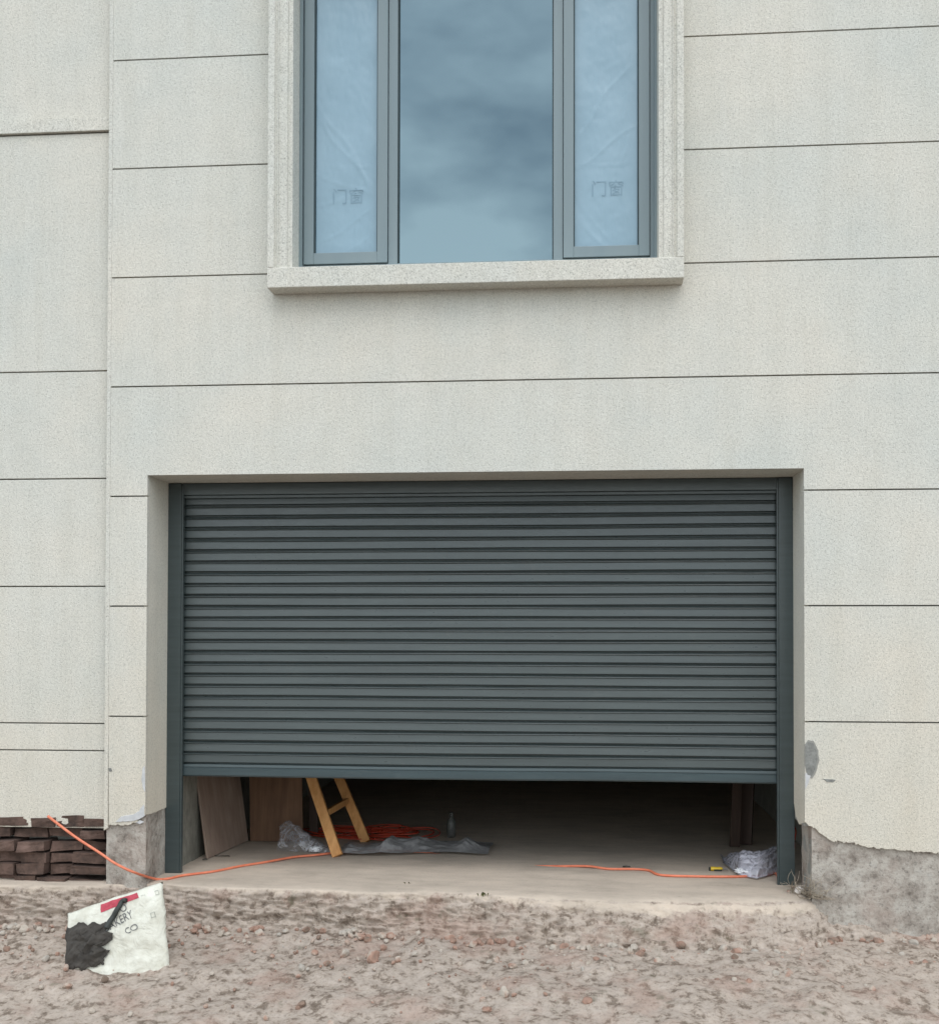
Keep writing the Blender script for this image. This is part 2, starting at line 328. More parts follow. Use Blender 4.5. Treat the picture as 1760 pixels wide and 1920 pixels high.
bm=bmesh.new(); box(bm,-.2,-.02,.05,DP+.1,-.45,.45); box(bm,BX+.01,-.2,.04,DP+.1,-.45,.45); obj('base_wall',bm,MCON,house)
# torn coat, fillers, patches, chips
def patch(name,pts,y0,y1,mat,ja=.004,seed=0,px=True):
    P=[zx(*p) for p in pts]; P=jag(P+[P[0]],ja,.012,seed)[:-1]; bm=bmesh.new(); prism(bm,P,y0,y1); return obj(name,bm,mat,house,bevel=.0015)
patch('torn_coat',[(217,1541),(228,1531),(250,1527),(262,1520),(270,1508),(272,1530),(262,1536),(246,1540)],-.006,.006,MFI,.005,2)
patch('torn_coat',[(252,1543),(262,1538),(270,1541),(262,1546)],.004,.014,MFI,.005,12)
p=patch('mortar_patch',[(1508.5,1400),(1514,1391),(1523,1393),(1530,1408),(1532,1424),(1528,1442),(1521,1456),(1513,1452),(1508.5,1434)],-.0035,.004,MMO,.004,4)
patch('filler_ring',[(1507.5,1396),(1514,1387),(1525,1389),(1533,1407),(1535,1425),(1530,1445),(1522,1460),(1513,1456),(1507.5,1436)],-.0022,.003,MGR,.004,14)
patch('filler_smear',[(1509,1449),(1519,1452),(1516,1466),(1509,1480)],-.0029,.003,MFI,.003,8)
patch('mortar_patch',[(1541,1460),(1555,1461),(1566,1462),(1561,1467),(1550,1466)],-.003,.003,MMO,.003,9)
patch('mortar_patch',[(203,1440),(209,1440),(211,1446),(206,1447)],-.003,.003,MMO,.003,10)
patch('filler_smear',[(268,1440),(272,1436),(273,1485),(269,1480),(266,1462)],-.003,.003,MFI,.003,11)
for pts in ([(1506,1541),(1530,1556),(1548,1569),(1566,1576),(1571,1577)],[(200,1552),(206,1559),(215,1562)]): pass
# ---- interior rooms
bm=bmesh.new()
IX0,IX1,IY1=.03,WD+.3,8.0
box(bm,IX0-.25,IX0,DP+.1,IY1,-.3,2.95); box(bm,IX1,IX1+.2,.30,IY1,-.3,2.95); box(bm,IX0-.25,IX1+.2,IY1,IY1+.2,-.3,2.95); box(bm,IX0-.3,IX1+.2,.30,IY1+.2,2.95,3.1)
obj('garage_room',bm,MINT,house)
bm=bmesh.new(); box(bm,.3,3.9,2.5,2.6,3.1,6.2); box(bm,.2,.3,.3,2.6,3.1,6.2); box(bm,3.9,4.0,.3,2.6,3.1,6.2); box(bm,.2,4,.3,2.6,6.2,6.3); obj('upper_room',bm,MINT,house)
bm=bmesh.new(); box(bm,-.26,XR,.30,9.5,ZT,ZT+.25); obj('roof_slab',bm,MS,house)
bm=bmesh.new(); box(bm,XR-.2,XR-.002,.3,9.5,-.4,ZT); box(bm,-.26,XR-.2,9.3,9.5,-.4,ZT); box(bm,-.26,-.1,.45,9.3,2.9,ZT); obj('outer_wall',bm,MS,house)
# ------------------------------------------------------------------ window surround
bm=bmesh.new()
i1=PY(546,400,SY).x-sL; i1=max(.12,i1)      # total width of side member
j1=sR-PY(1235,400,SY).x
zb=PY(545,500,SY).z; zt=WTOP+.3
sillTop=.5*(PY(548,499,SY).z+PY(1234,484,SY).z)
# bottom member: plain, proud
box(bm,sL,sR,SY,.02,sBot,sillTop)
obj('window_sill',bm,MS,house,bevel=.004)
bm=bmesh.new()
def side(x0,x1,s):
    # moulded jamb: section across x stepping back towards the glass
    w=abs(x1-x0); sec=[(0,.02),(0,SY),(.27*w,SY),(.30*w,SY+.012),(.38*w,SY+.014),(.40*w,SY+.004),(.44*w,SY+.004),(.45*w,SY+.016),(.80*w,SY+.016),(.82*w,SY+.028),(w,SY+.03),(w,.19),(.3*w,.19),(.3*w,.02)]
    P=[(x0+s*a,b) for a,b in sec]; z0=sillTop+.0005; z1=zt
    a=[bm.verts.new((p[0],p[1],z0)) for p in P]; b=[bm.verts.new((p[0],p[1],z1)) for p in P]
    bm.faces.new(a); bm.faces.new(b[::-1]); n=len(a)
    for i in range(n): bm.faces.new((a[i],b[i],b[(i+1)%n],a[(i+1)%n]))
side(sL,sL+i1,1); side(sR,sR-j1,-1)
box(bm,sL+i1,sR-j1,SY,.19,WTOP+.02,zt)
box(bm,sL+.05,sR-.05,.021,.19,sBot+.02,sillTop-.002)
obj('window_surround',bm,MS,house,bevel=.003)
# ------------------------------------------------------------------ window
def wx(px,y=WY): return PY(px,400,y).x
bm=bmesh.new()
fL=sL+i1-.002; fR=sR-j1+.002; fy0,fy1=WY,WY+.07
m1a,m1b=wx(728),wx(745); m2a,m2b=wx(1037),wx(1055); wz=sillTop-.004; wzb=PY(650,493.5,WY).z
wzb=max(wz+.012,.5*(PY(650,494,WY).z+PY(1130,484,WY).z)); sa,sb=wx(571),wx(1217)
box(bm,fL,sa-.003,fy0,fy1,wz,WTOP+.02); box(bm,sb+.003,fR,fy0,fy1,wz,WTOP+.02)
box(bm,m1a,m1b,fy0,fy1,wz,WTOP-.03); box(bm,m2a,m2b,fy0,fy1,wz,WTOP-.03)
for a,b in((sa-.003,m1a),(m1b,m2a),(m2b,sb+.003)): box(bm,a,b,fy0,fy1,wz,wzb-.003)
box(bm,sa-.003,sb+.003,fy0,fy1,WTOP-.03,WTOP+.02)
# raised outer ribs of the frame
box(bm,fL,fL+.022,fy0-.03,fy0-.0005,wz,WTOP+.02); box(bm,fR-.016,fR,fy0-.03,fy0-.0005,wz,WTOP+.02)
win=obj('window',bm,MWF,house,bevel=.002)
win['label']='wide blue-tinted window with fixed middle pane and two film-covered side sashes'
def sash(x0,x1,g0,g1,gb,first):
    bm=bmesh.new(); y0,y1=WY-.014,WY+.05; zt_=WTOP-.036; zb_=wzb
    box(bm,x0,g0,y0,y1,zb_,zt_); box(bm,g1,x1,y0,y1,zb_,zt_); box(bm,g0,g1,y0,y1,zb_,gb); box(bm,g0,g1,y0,y1,zt_-.06,zt_)
    s=obj('sash',bm,MWF,win,bevel=.0025)
    bm=bmesh.new(); k=.006; yy=y0+.014
    box(bm,g0,g0+k,yy,y1,gb,zt_-.06); box(bm,g1-k,g1,yy,y1,gb,zt_-.06); box(bm,g0+k,g1-k,yy,y1,gb,gb+.004); obj('gasket',bm,MGK,win)
    bm=bmesh.new(); box(bm,g0+k,g1-k,y1-.02,y1-.012,gb+.004,zt_-.06); obj('glass_pane',bm,MGL,win)
    # wrinkled film stuck in front of the glass
    bm=bmesh.new(); nx,nz=36,150; gr=[]
    A,B=g0+k+.001,g1-k-.001; zc=gb+.01; zz=zt_-.062
    def fold(x,z):
        v=0
        for (ax,az,dx,dz,wd,am,ln) in first:
            L_=math.hypot(dx,dz); ux,uz=dx/L_,dz/L_; t=(x-ax)*ux+(z-az)*uz; s=-(x-ax)*uz+(z-az)*ux
            s+=.012*math.sin(t*14)
            if -.1<t<ln+.1: v+=am*.38*math.exp(-(s/wd)**2)*min(1,max(0,(t+.1)/.12))*min(1,max(0,(ln+.1-t)/.12))
        return v
    for i in range(nx+1):
        r=[]
        for j in range(nz+1):
            x=A+(B-A)*i/nx; z=zc+(zz-zc)*j/nz; e=min(i,nx-i,6)/6
            d=fold((x-A)/(B-A)*.38,z-zc)+.0045*fb(x,0,z,3.5,3)+.0012*fb(x*2.2,z*.5,z,22,3)
            r.append(bm.verts.new((x,y1-.028-d*(.3+.7*e),z)))
        gr.append(r)
    for i in range(nx):
        for j in range(nz): bm.faces.new((gr[i][j],gr[i+1][j],gr[i+1][j+1],gr[i][j+1]))
    obj('protective_film',bm,MFILM,win,smooth=True,recalc=False)
    return A,B,zc,(lambda x,z:y1-.028-(fold((x-A)/(B-A)*.38,z-zc)+.0045*fb(x,0,z,3.5,3)+.0012*fb(x*2.2,z*.5,z,22,3))-.0018)
def text_mesh(s,size):
    cu=D.curves.new('t','FONT'); cu.body=s; cu.size=size; cu.resolution_u=3; o=D.objects.new('t',cu); COL.objects.link(o)
    dg=bpy.context.evaluated_depsgraph_get(); dg.update(); me=D.meshes.new_from_object(o.evaluated_get(dg)); D.objects.remove(o); D.curves.remove(cu); return me
fL1=[(.0,.50,.38,-.16,.006,.006,.4),(.05,.80,.33,-.45,.008,.007,.5),(.0,.30,.36,.10,.006,.005,.3),(.05,.08,.33,.2,.007,.006,.34),(.18,0,.2,.14,.006,.005,.2),(.0,.95,.4,-.6,.01,.006,.6),(.08,.55,.3,-.02,.005,.004,.25)]
fL2=[(.0,.48,.38,.26,.006,.007,.46),(.0,.66,.3,.42,.007,.007,.5),(.0,.22,.12,-.16,.007,.006,.24),(.02,.30,.16,-.24,.006,.005,.3),(.3,.55,.06,.42,.006,.006,.4),(.26,.55,.08,.42,.006,.005,.4),(.34,.1,-.1,.3,.007,.004,.3),(.15,.5,.22,.02,.006,.005,.2)]
A1=sash(sa,m1a-.003,wx(589),wx(708),.5*(PY(600,476,WY).z+PY(700,473,WY).z),fL1)
A2=sash(m2b+.003,sb,wx(1075),wx(1197),PY(1135,462,WY).z,fL2)
for (A,B,zc,yy),w in ((A1,'门窗'),(A2,'门窗')):
    try:
        me=text_mesh(w,.105); bm=bmesh.new(); bm.from_mesh(me); D.meshes.remove(me)
        if len(bm.verts)>4:
            # worn print: keep it as flat ink just proud of the film
            bmesh.ops.triangulate(bm,faces=bm.faces[:]); xs=[v.co.x for v in bm.verts]; w_=max(xs)-min(xs)
            for v in bm.verts: X_,Z_=A+(B-A)*.5-w_/2+v.co.x,zc+.315+v.co.y; v.co=Vector((X_,yy(X_,Z_),Z_))
            obj('film_print',bm,MPRINT,win)
        else: bm.free()
    except Exception as e: print('text',e)
bm=bmesh.new(); box(bm,m1b+.007,m2a-.007,WY+.03,WY+.038,wzb+.001,WTOP-.03); obj('glass_pane',bm,MGL,win)
bm=bmesh.new(); box(bm,m1b,m1b+.007,WY+.012,WY+.05,wzb-.002,WTOP-.031); box(bm,m2a-.007,m2a,WY+.012,WY+.05,wzb-.002,WTOP-.031); obj('gasket',bm,MGK,win)
# ------------------------------------------------------------------ roller shutter
YS=DP+.045
pw=.088
zr_top=.5*(PY(345,930,YS).z+PY(1450,918,YS).z); zr_bot=.5*(PY(900,1462,YS).z+PY(900,1463,YS).z); zrail=PY(900,1439.5,YS).z
ns=24; pitch=(zr_top-zrail)/ns
prof=[(0.0,.0150),(.03,.0070),(.055,-.0005),(.08,-.0038),(.11,-.0048),(.135,-.0032),(.15,.0012),(.19,.0048),(.25,.0042),(.50,.0028),(.78,.0012),(.81,.0018),(.835,.011),(.86,.019),(.95,.020),(.999,.0155)]
bm=bmesh.new(); nx=90; xa,xb=pw-.03,WD-pw+.03; rows=[]
for k in range(ns):
    ti=random.uniform(-.0016,.0016); bow=random.uniform(-.002,.002); ph=random.uniform(0,6); zo=random.uniform(-.0012,.0012)
    rr=[]
    for f_,d in prof:
        row=[]
        for i in range(nx+1):
            t=i/nx; x=xa+(xb-xa)*t
            wz_=(.0016*math.sin(t*7+ph)+.0011*noise.noise(Vector((x*1.7,k*3.1,0))))*(1 if .02<f_<.98 else .6)
            wy_=bow*math.sin(math.pi*t)+.0022*noise.noise(Vector((x*1.1,k*2.3,5)))+.0012*noise.noise(Vector((x*3.5,k*1.3,9)))+ti*f_
            row.append(bm.verts.new((x,YS+d+wy_*(.5 if d>.01 else 1),zr_top-(k+f_)*pitch+wz_+zo)))
        rr.append(row)
    rows+=rr
for a,b in zip(rows,rows[1:]):
    for i in range(nx): bm.faces.new((a[i],b[i],b[i+1],a[i+1]))
shutter=obj('roller_shutter',bm,MSL,house,recalc=False)
shutter['label']='dark grey slatted roller shutter raised knee-high off the floor'
# bottom rail with shallow ribs
bm=bmesh.new(); zc0,zc1=zr_bot,zrail; hh=zc1-zc0
sec=[(YS-.004,zc1),(YS-.006,zc1-.2*hh),(YS-.002,zc1-.24*hh),(YS-.002,zc1-.30*hh),(YS-.006,zc1-.34*hh),(YS-.006,zc0+.12*hh),(YS-.001,zc0+.006),(YS+.002,zc0),(YS+.03,zc0),(YS+.03,zc1)]
nn=60; rg=[]
for i in range(nn+1):
    t=i/nn; x=xa+(xb-xa)*t; dz=.0018*math.sin(t*9+1)+.0014*noise.noise(Vector((x*2,0,3)))
    rg.append([bm.verts.new((x,y+.0015*noise.noise(Vector((x*1.5,7,0))),z+dz)) for y,z in sec])
for a,b in zip(rg,rg[1:]):
    for j in range(len(sec)): bm.faces.new((a[j],b[j],b[(j+1)%len(sec)],a[(j+1)%len(sec)]))
bm.faces.new(rg[0]); bm.faces.new(rg[-1][::-1])
obj('bottom_rail',bm,MRAIL,shutter)
# header
zh=.5*(PY(345,929,DP).z+PY(1450,917,DP).z)
bm=bmesh.new(); box(bm,pw+.001,WD-pw-.001,DP+.012,DP+.3,zh,H-.003); obj('header_cover',bm,MPOST,shutter,bevel=.003)
bm=bmesh.new(); box(bm,pw+.001,WD-pw-.001,DP+.026,DP+.04,zh-.02,zh-.001); obj('header_lip',bm,MPOST,shutter,bevel=.002)
for s in(0,1):
    bm=bmesh.new()
    x0,x1=(.002,pw) if s==0 else (WD-pw,WD-.002)
    zz0=-.004
    lean=-.010 if s==0 else .008
    box(bm,x0,x1,DP,DP+.036,zz0,H-.004)
    # channel lips either side of the curtain
    if s==0: box(bm,x1-.045,x1-.001,DP+.0365,DP+.041,zz0,H-.004); box(bm,x1+.0005,x1+.012,DP+.004,DP+.034,zz0,H-.02); box(bm,x0,x1-.02,DP+.075,DP+.10,zz0,H-.004)
    else: box(bm,x0+.001,x0+.045,DP+.0365,DP+.041,zz0,H-.004); box(bm,x0-.012,x0-.0005,DP+.004,DP+.034,zz0,H-.02); box(bm,x0+.02,x1,DP+.075,DP+.10,zz0,H-.004)
    for v in bm.verts:
        if v.co.z<.5: v.co.x+=lean*(1 if (v.co.x-(x0+x1)/2)*(-1 if s==0 else 1)>0 else .0)
    gr=obj('guide_rail',bm,MPOST,shutter,bevel=.004)
for py in(955,1170):
    c=PX(1485,py,WD-.002); bm=bmesh.new(); bmesh.ops.create_cone(bm,cap_ends=True,segments=6,radius1=.016,radius2=.012,depth=.016,matrix=Matrix.Translation((WD+.004,DP+.016,c.z))@Matrix.Rotation(math.pi/2,4,'Y')); obj('bolt',bm,MPOST,shutter)
# ------------------------------------------------------------------ adjoining wall on the left
AX=BX-.004; AY=.055
nb=thing('adjoining_wall','narrow strip of set-back grey wall with broken brick foot left of the house corner','wall',(-1.6,AY,-.3))
jz=[PY(196,p,AY).z for p in(220,248,897,1357,1408)]
jz=sorted([.33]+[z for z in jz]+[jz[2]+.68,5.9,6.5,jz[2]-.68])
bm=bmesh.new(); jz2=jz+[ZT]
for a,b in zip(jz2,jz2[1:]):
    if b-a<.03: continue
    pr=AY-.02 if abs(a-PY(196,248,AY).z)<.01 else AY
    prism(bm,[(-3.4,a+.004),(AX,a+.004),(AX,b-.004),(-3.4,b-.004)],pr,AY+.03)
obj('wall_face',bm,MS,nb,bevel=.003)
bm=bmesh.new(); box(bm,-3.39,AX,AY+.0302,AY+.2,.42,ZT); box(bm,-3.39,AX-.05,AY+.16,AY+.3,-.5,.42); obj('wall_core',bm,MGR,nb)
bm=bmesh.new(); random.seed(3); z=-.42
while z<.36:
    x=-3.3+random.uniform(0,.2)
    while x<AX-.02:
        w=random.uniform(.13,.24); hh=random.uniform(.05,.075); e=min(x+w,AX-.004); y=AY+random.uniform(-.03,.06)
        if e-x>.03:
            n0=len(bm.verts); box(bm,x,e,y,AY+.17,z,z+hh); bm.verts.ensure_lookup_table()
            for v in bm.verts[n0:]: v.co+=Vector((random.uniform(-.006,.0),random.uniform(-.012,.012),random.uniform(-.008,.008)))
        x+=w+random.uniform(.006,.02)
    z+=random.uniform(.07,.088)
bmesh.ops.subdivide_edges(bm,edges=bm.edges[:],cuts=2,use_grid_fill=True)
for v in bm.verts:
    v.co.y+=.012*fb(v.co.x,v.co.y,v.co.z,14,4); v.co.z+=.006*fb(v.co.x+5,v.co.y,v.co.z,14,3)
obj('broken_brickwork',bm,MBR,nb,smooth=False)
# ------------------------------------------------------------------ floor, apron and ground
edge_px=[(-300,1660),(100,1660),(310,1656),(430,1664),(560,1666),(700,1673),(830,1672),(900,1674),(1000,1682),(1150,1686),(1300,1688),(1420,1689),(1500,1686),(1571,1674),(1760,1672),(2400,1668)]
E_=[PZ(a,b) for a,b in edge_px]; E_=sorted(((p.x,p.y) for p in E_))
def ye(x):
    for (a,b),(c,d) in zip(E_,E_[1:]):
        if x<=c or c==E_[-1][0]:
            t=min(1,max(0,(x-a)/(c-a))); t=t*t*(3-2*t); return b+(d-b)*t
def rowgen():
    R=[]
    for i in range(26): R.append(('top',i/25))
    for i in range(1,34): R.append(('face',i/33))
    for i in range(1,75): R.append(('gr',i/74))
    return R
bm=bmesh.new(); sl=bm.verts.layers.float.new('soil'); R=rowgen(); nx=560; x0,x1=-2.6,6.6; gr=[]
for kind,t in R:
    row=[]
    for i in range(nx+1):
        x=x0+(x1-x0)*i/nx; e=ye(x)+.020*fb(x,0,0,7,5); soft=min(1,max(0,(x-1.6)/1.5))
        chip=max(0,fb(x,3,0,5,4))*.05
        if kind=='top':
            y=.7+(e-.7)*(t**.8); near=max(0,1-(y-e)/.10)
            z=.0015*fb(x,y,0,6,3)*min(1,(.7-y)/.15)-near**2*(.006+.012*soft)-near**3*chip*.5; so=.12+near**2*(.30+.1*soft)-.0
            if x<-.01 and y>.02: pass
        elif kind=='face':
            run=.05+.16*soft; y=e-run*t-.02*t; z=-(.010+.012*soft)-.20*(t**(1.0-.15*soft))
            b=min(1,t*6)*(.55+.45*min(1,t*2))
            a=fb(x,y*2,z*3,9,6)-.6*abs(fb(x+4,y,z*4,14,4)); c2=fb(x+9,y,z*3,30,4)
            y+=-(a*.040+c2*.012)*b*(1-.3*soft); z+=(a*.020+c2*.006)*b; so=.42+min(1,t*2.2)*.5-(.12*soft if t<.7 else 0)
        else:
            ee=e-(.07+.16*soft); y=ee-(1.9+ee+0)*t**1.5 if False else ee+(-2.3-ee)*t**1.45; z=-.222-.13*min(1,(ee-y)/1.4)
            k=1-max(0,(t-.85)/.15); z+=(.03*fb(x,y,0,3,4)+.010*fb(x,y,2,16,4)+.004*fb(x,y,4,45,3))*k*min(1,.25+t*5); so=1.0
        v=bm.verts.new((x,y,z)); v[sl]=so; row.append(v)
    gr.append(row)
for a,b in zip(gr,gr[1:]):
    for i in range(nx): bm.faces.new((a[i],b[i],b[i+1],a[i+1]))
tag(obj('threshold_ground',bm,MFL,smooth=True,recalc=False),kind='structure')
bm=bmesh.new(); sl=bm.verts.layers.float.new('soil'); ny=30; nx2=40; gr=[]
for j in range(ny+1):
    gr.append([bm.verts.new((-.25+(IX1+.45)*i/nx2,.64+7.5*j/ny,-.004)) for i in range(nx2+1)])
for a,b in zip(gr,gr[1:]):
    for i in range(nx2): bm.faces.new((a[i],a[i+1],b[i+1],b[i]))
tag(obj('garage_floor',bm,MFL,recalc=False),kind='structure')
bm=bmesh.new()
for (a,b,c,d) in((-150,150,-150,-2.3),(-150,-2.6,-2.3,150),(6.6,150,-2.3,150),(-2.6,6.6,9.4,150)):
    vs=[bm.verts.new((x,y,-.352)) for x,y in((a,c),(b,c),(b,d),(a,d))]; bm.faces.new(vs)
bmesh.ops.recalc_face_normals(bm,faces=bm.faces[:])
for f_ in bm.faces:
    if f_.normal.z<0: f_.normal_flip()
tag(obj('ground',bm,MSOIL,recalc=False),kind='structure')
# loose rubble at the foot of the step: stuff nobody could count
def stone(bm,c,r,seed,sq=(1,1,.7)):
    n0=len(bm.verts); bmesh.ops.create_icosphere(bm,subdivisions=2,radius=1); bm.verts.ensure_lookup_table(); rot=Matrix.Rotation(seed*1.7,3,'Z')@Matrix.Rotation(seed*.9,3,'X')
    for v in bm.verts[n0:]:
        p=v.co.copy(); p*=1+.38*noise.noise(p*1.3+Vector((seed,seed*2,0))); p=Vector((p.x*sq[0],p.y*sq[1],p.z*sq[2])); v.co=rot@p*r+Vector(c)
def ground_z(x,y): return -.222-.13*min(1,max(0,(ye(x)-.15-y)/1.4))+.03*fb(x,y,0,3,4)
bm=bmesh.new(); random.seed(11)
for i in range(900):
    x=random.uniform(-2.2,6.3); y=ye(x)-.10-abs(random.gauss(0,.45)); 
    if y<-2.2: continue
    r=random.choice([.004,.005,.006,.008,.010,.013,.02]) *random.uniform(.7,1.3)*(1.9 if random.random()<.03 else 1); stone(bm,(x,y,ground_z(x,y)+r*.3),r,i*.37)
for i in range(150):
    x=random.uniform(-1.2,5.6); y=ye(x)-.12-.10*random.random()**2-(.08 if x>2 else 0); r_=random.uniform(.012,.03); stone(bm,(x,y,ground_z(x,y)+r_*.35),r_,i*.71+3,(1.1,.9,.65))
tag(obj('rubble',bm,MRU,smooth=False),kind='stuff')
# ------------------------------------------------------------------ cables
P=[(90,1530,'y',-.10),(140,1568,'y',-.09),(189,1600,'y',-.09),(215,1618,'y',-.10),(250,1635,'y',-.11)]
pts=[PY(a,b,y) for a,b,_,y in P]
CR_=.0080
for a,b in[(292,1648),(318,1647),(345,1641),(400,1634),(450,1624),(500,1616),(550,1607),(592,1603),(650,1597),(740,1594),(840,1598),(930,1610),(985,1617),(1040,1621),(1100,1624),(1140,1629),(1190,1629.5),(1216,1632),(1238,1640.5),(1300,1643),(1380,1643.5),(1430,1641),(1452,1637)]:
    pts.append(PZ(a,b,CR_+.001))
for q_ in pts[15:18]: q_.z=-.014
pts[18].z=-.002
pts+= [Vector((WD-.07,.455,.011))]
bm=bmesh.new(); tube(bm,smoothpath(pts,8),CR_,10); tag(obj('extension_cord',bm,MOC,smooth=True,base=tuple(pts[10])),'long orange cord running along the concrete threshold from wall corner to shutter post','cord')
bm=bmesh.new(); tube(bm,smoothpath([Vector((WD-.02,.47,.01)),PX(1487,1600,WD+.01),PX(1489,1575,WD+.02),PX(1491,1556,WD+.025),Vector((WD+.03,.55,.36)),Vector((WD+.05,.9,.5))],6),.004,6); tag(obj('red_wire',bm,MRC,smooth=True,base=(WD,.47,0)),'thin red wire hanging in the dark gap behind the right shutter post','wire')
bm=bmesh.new(); random.seed(5)
for k in range(11):
    c=PZ(random.uniform(640,770),random.uniform(1562,1572)); ax=random.uniform(.20,.40); ay=random.uniform(.08,.2); ph=random.uniform(0,6); P=[]
    n=26; rt=random.uniform(-.2,.2)
    for i in range(n+1):
        a=2*math.pi*i/n+ph; u=math.cos(a)*ax*(1+.15*math.sin(2*a+k)); v=math.sin(a)*ay*(1+.2*math.sin(3*a+k))
        P.append(Vector((c.x+u*math.cos(rt)-v*math.sin(rt),c.y+.05+u*math.sin(rt)+v*math.cos(rt),.010+k*.003+.008*math.sin(a*2+k))))
    tube(bm,smoothpath(P,2),.005,6)
c=PZ(700,1570); tag(obj('cable_coil',bm,MRC,smooth=True,base=(c.x,c.y,0)),'tangled coil of red-orange cable on the floor behind the wooden ladder','cable')
# ------------------------------------------------------------------ boards inside
def board(name,label,a,b,ta,tb,th,mat,cat='board'):
    """a,b bottom corners; ta,tb top corners; solid of thickness th behind"""
    a,b,ta,tb=map(Vector,(a,b,ta,tb)); n=(b-a).cross(ta-a).normalized(); 
    if n.y<0: n=-n
    bm=bmesh.new(); A=[bm.verts.new(p) for p in(a,b,tb,ta)]; B=[bm.verts.new(p+n*th) for p in(a,b,tb,ta)]
    bm.faces.new(A); bm.faces.new(B[::-1])
    for i in range(4): bm.faces.new((A[i],B[i],B[(i+1)%4],A[(i+1)%4]))
    base=tuple((a+b)/2); return tag(obj(name,bm,mat,base=base,bevel=.0015),label,cat)
a=PZ(390,1610,.002); b=PZ(466,1576,.002)
xw=.055
k=PX(371,1462,a.x-.16)   # where the near edge crosses the shutter line
da=(PY(371,1462,a.y+.02)-a); ta=a+da*3.2; tb=b+da*3.2
board('plywood_sheet','pale plywood sheet leaning against the left inside wall nearest the opening',a,b,ta,tb,.014,MPLY)
a=PZ(467,1578,.002); b=PZ(566,1580,.002); a.y+=.03; b.y+=.03
board('plywood_sheet','brown grained plywood sheet standing upright behind the clear plastic bag',a,b,a+Vector((-.06,.10,1.5)),b+Vector((-.06,.10,1.5)),.014,MPLY2)
a=PZ(574,1572,.002); b=PZ(590,1572,.002); a.y+=.1; b.y+=.1
board('plank','narrow dark plank upright between the brown plywood and the ladder',a,b,a+Vector((-.08,.12,1.6)),b+Vector((-.08,.12,1.6)),.03,MDK,'plank')
for (p1,p2,yy,lab) in(((1368,1588),(1386,1588),.0,'left one of two dim brown planks standing by the right inside wall'),((1388,1586),(1410,1588),.06,'right one of two dim brown planks standing by the right inside wall')):
    a=PZ(*p1,.002); b=PZ(*p2,.002); a.y+=yy;b.y+=yy
    board('plank',lab,a,b,a+Vector((.07,.05,1.5)),b+Vector((.07,.05,1.5)),.03,MDK,'plank')
# ------------------------------------------------------------------ ladder
f1=PZ(633,1606,.0); f2=PZ(686,1580,.0)
u1=PY(584,1462,f1.y+.22); u2=PY(637,1462,f2.y+.22); d1=(u1-f1); d2=(u2-f2)
Lk=2.3/.52
lad=thing('wooden_ladder','yellow pine ladder leaning left just inside the raised shutter','ladder',tuple((f1+f2)/2))
off=(f2-f1).normalized()
t1=f1+d1*3.6; t2=f2+d2*3.6; t1=Vector((max(t1.x,.12),t1.y,t1.z)) ; 
faceside=Vector((1,0,.35))
for f_,t_ in((f1,t1),(f2,t2)):
    bm=bmesh.new(); beam(bm,f_+Vector((0,0,.004)),t_,.072,.034,faceside); 
    obj('stile',bm,MLW,lad,bevel=.003)
g1=f1+(PY(612,1525,0)-PY(612,1525,0)); 
for k in range(6):
    tt=(.30+.28*k)/2.0*1.0
    z=.27+.30*k; s=z/(t1.z-f1.z); s2=(z+.02)/(t2.z-f2.z); A=f1.lerp(t1,s); B=f2.lerp(t2,s2); e=(B-A).normalized()*.012
    if z>1.8:break
    bm=bmesh.new(); beam(bm,A+e,B-e,.045,.024,Vector((0,0,1))); obj('rung',bm,MLW,lad,bevel=.002)
# ------------------------------------------------------------------ plastic things
def crumple(name,label,cat,fn,nu,nv,mat,base,solid=0,group=None):
    bm=bmesh.new(); gr=[[bm.verts.new(fn(i/nu,j/nv)) for j in range(nv+1)] for i in range(nu+1)]
    for i in range(nu):
        for j in range(nv): bm.faces.new((gr[i][j],gr[i+1][j],gr[i+1][j+1],gr[i][j+1]))
    return tag(obj(name,bm,mat,smooth=True,base=base,recalc=False,solid=solid),label,cat,group)
# clear bag: standing open hood that falls flat to the right
bA=PZ(523,1594); bB=PZ(625,1602)
def bag(u,v):
    # u along length left->right, v around the arch
    a=math.pi*v; h=.03+.165*(max(0,1-max(0,u-.2)/.62)**1.1)*(1 if u>.2 else .72+.28*math.sin(u/.2*math.pi/2))
    w=.13*(1-.45*u); c=bA.lerp(bB,u); 
    x=c.x+ .025*math.sin(a*2); y=c.y+.10-math.cos(a)*w*1.0; z=math.sin(a)**.8*h if 0<v<1 else 0
    n=.010*fb(x,y,z,6,3)+.004*fb(x+3,y,z,20,3)
    return Vector((x+n-(.03*math.sin(a) if u<.3 else 0),y+n*.6,max(.002,z+n*.9*math.sin(a)+.002)))
o=crumple('plastic_bag','clear plastic bag standing puffed open beside the ladder foot','plastic bag',bag,60,60,MPL,tuple((bA+bB)/2))
bm=bmesh.new(); c=PZ(590,1600,.0); n0=0; bmesh.ops.create_icosphere(bm,subdivisions=4,radius=1)
for v in bm.verts:
    p=v.co*(1+.45*fb(v.co.x,v.co.y,v.co.z,1.8,4)); v.co=Vector((c.x+p.x*.046,c.y+.05+p.y*.04,max(.003,.022+p.z*.022)))
obj('crumpled_end',bm,MPW,o,smooth=True)
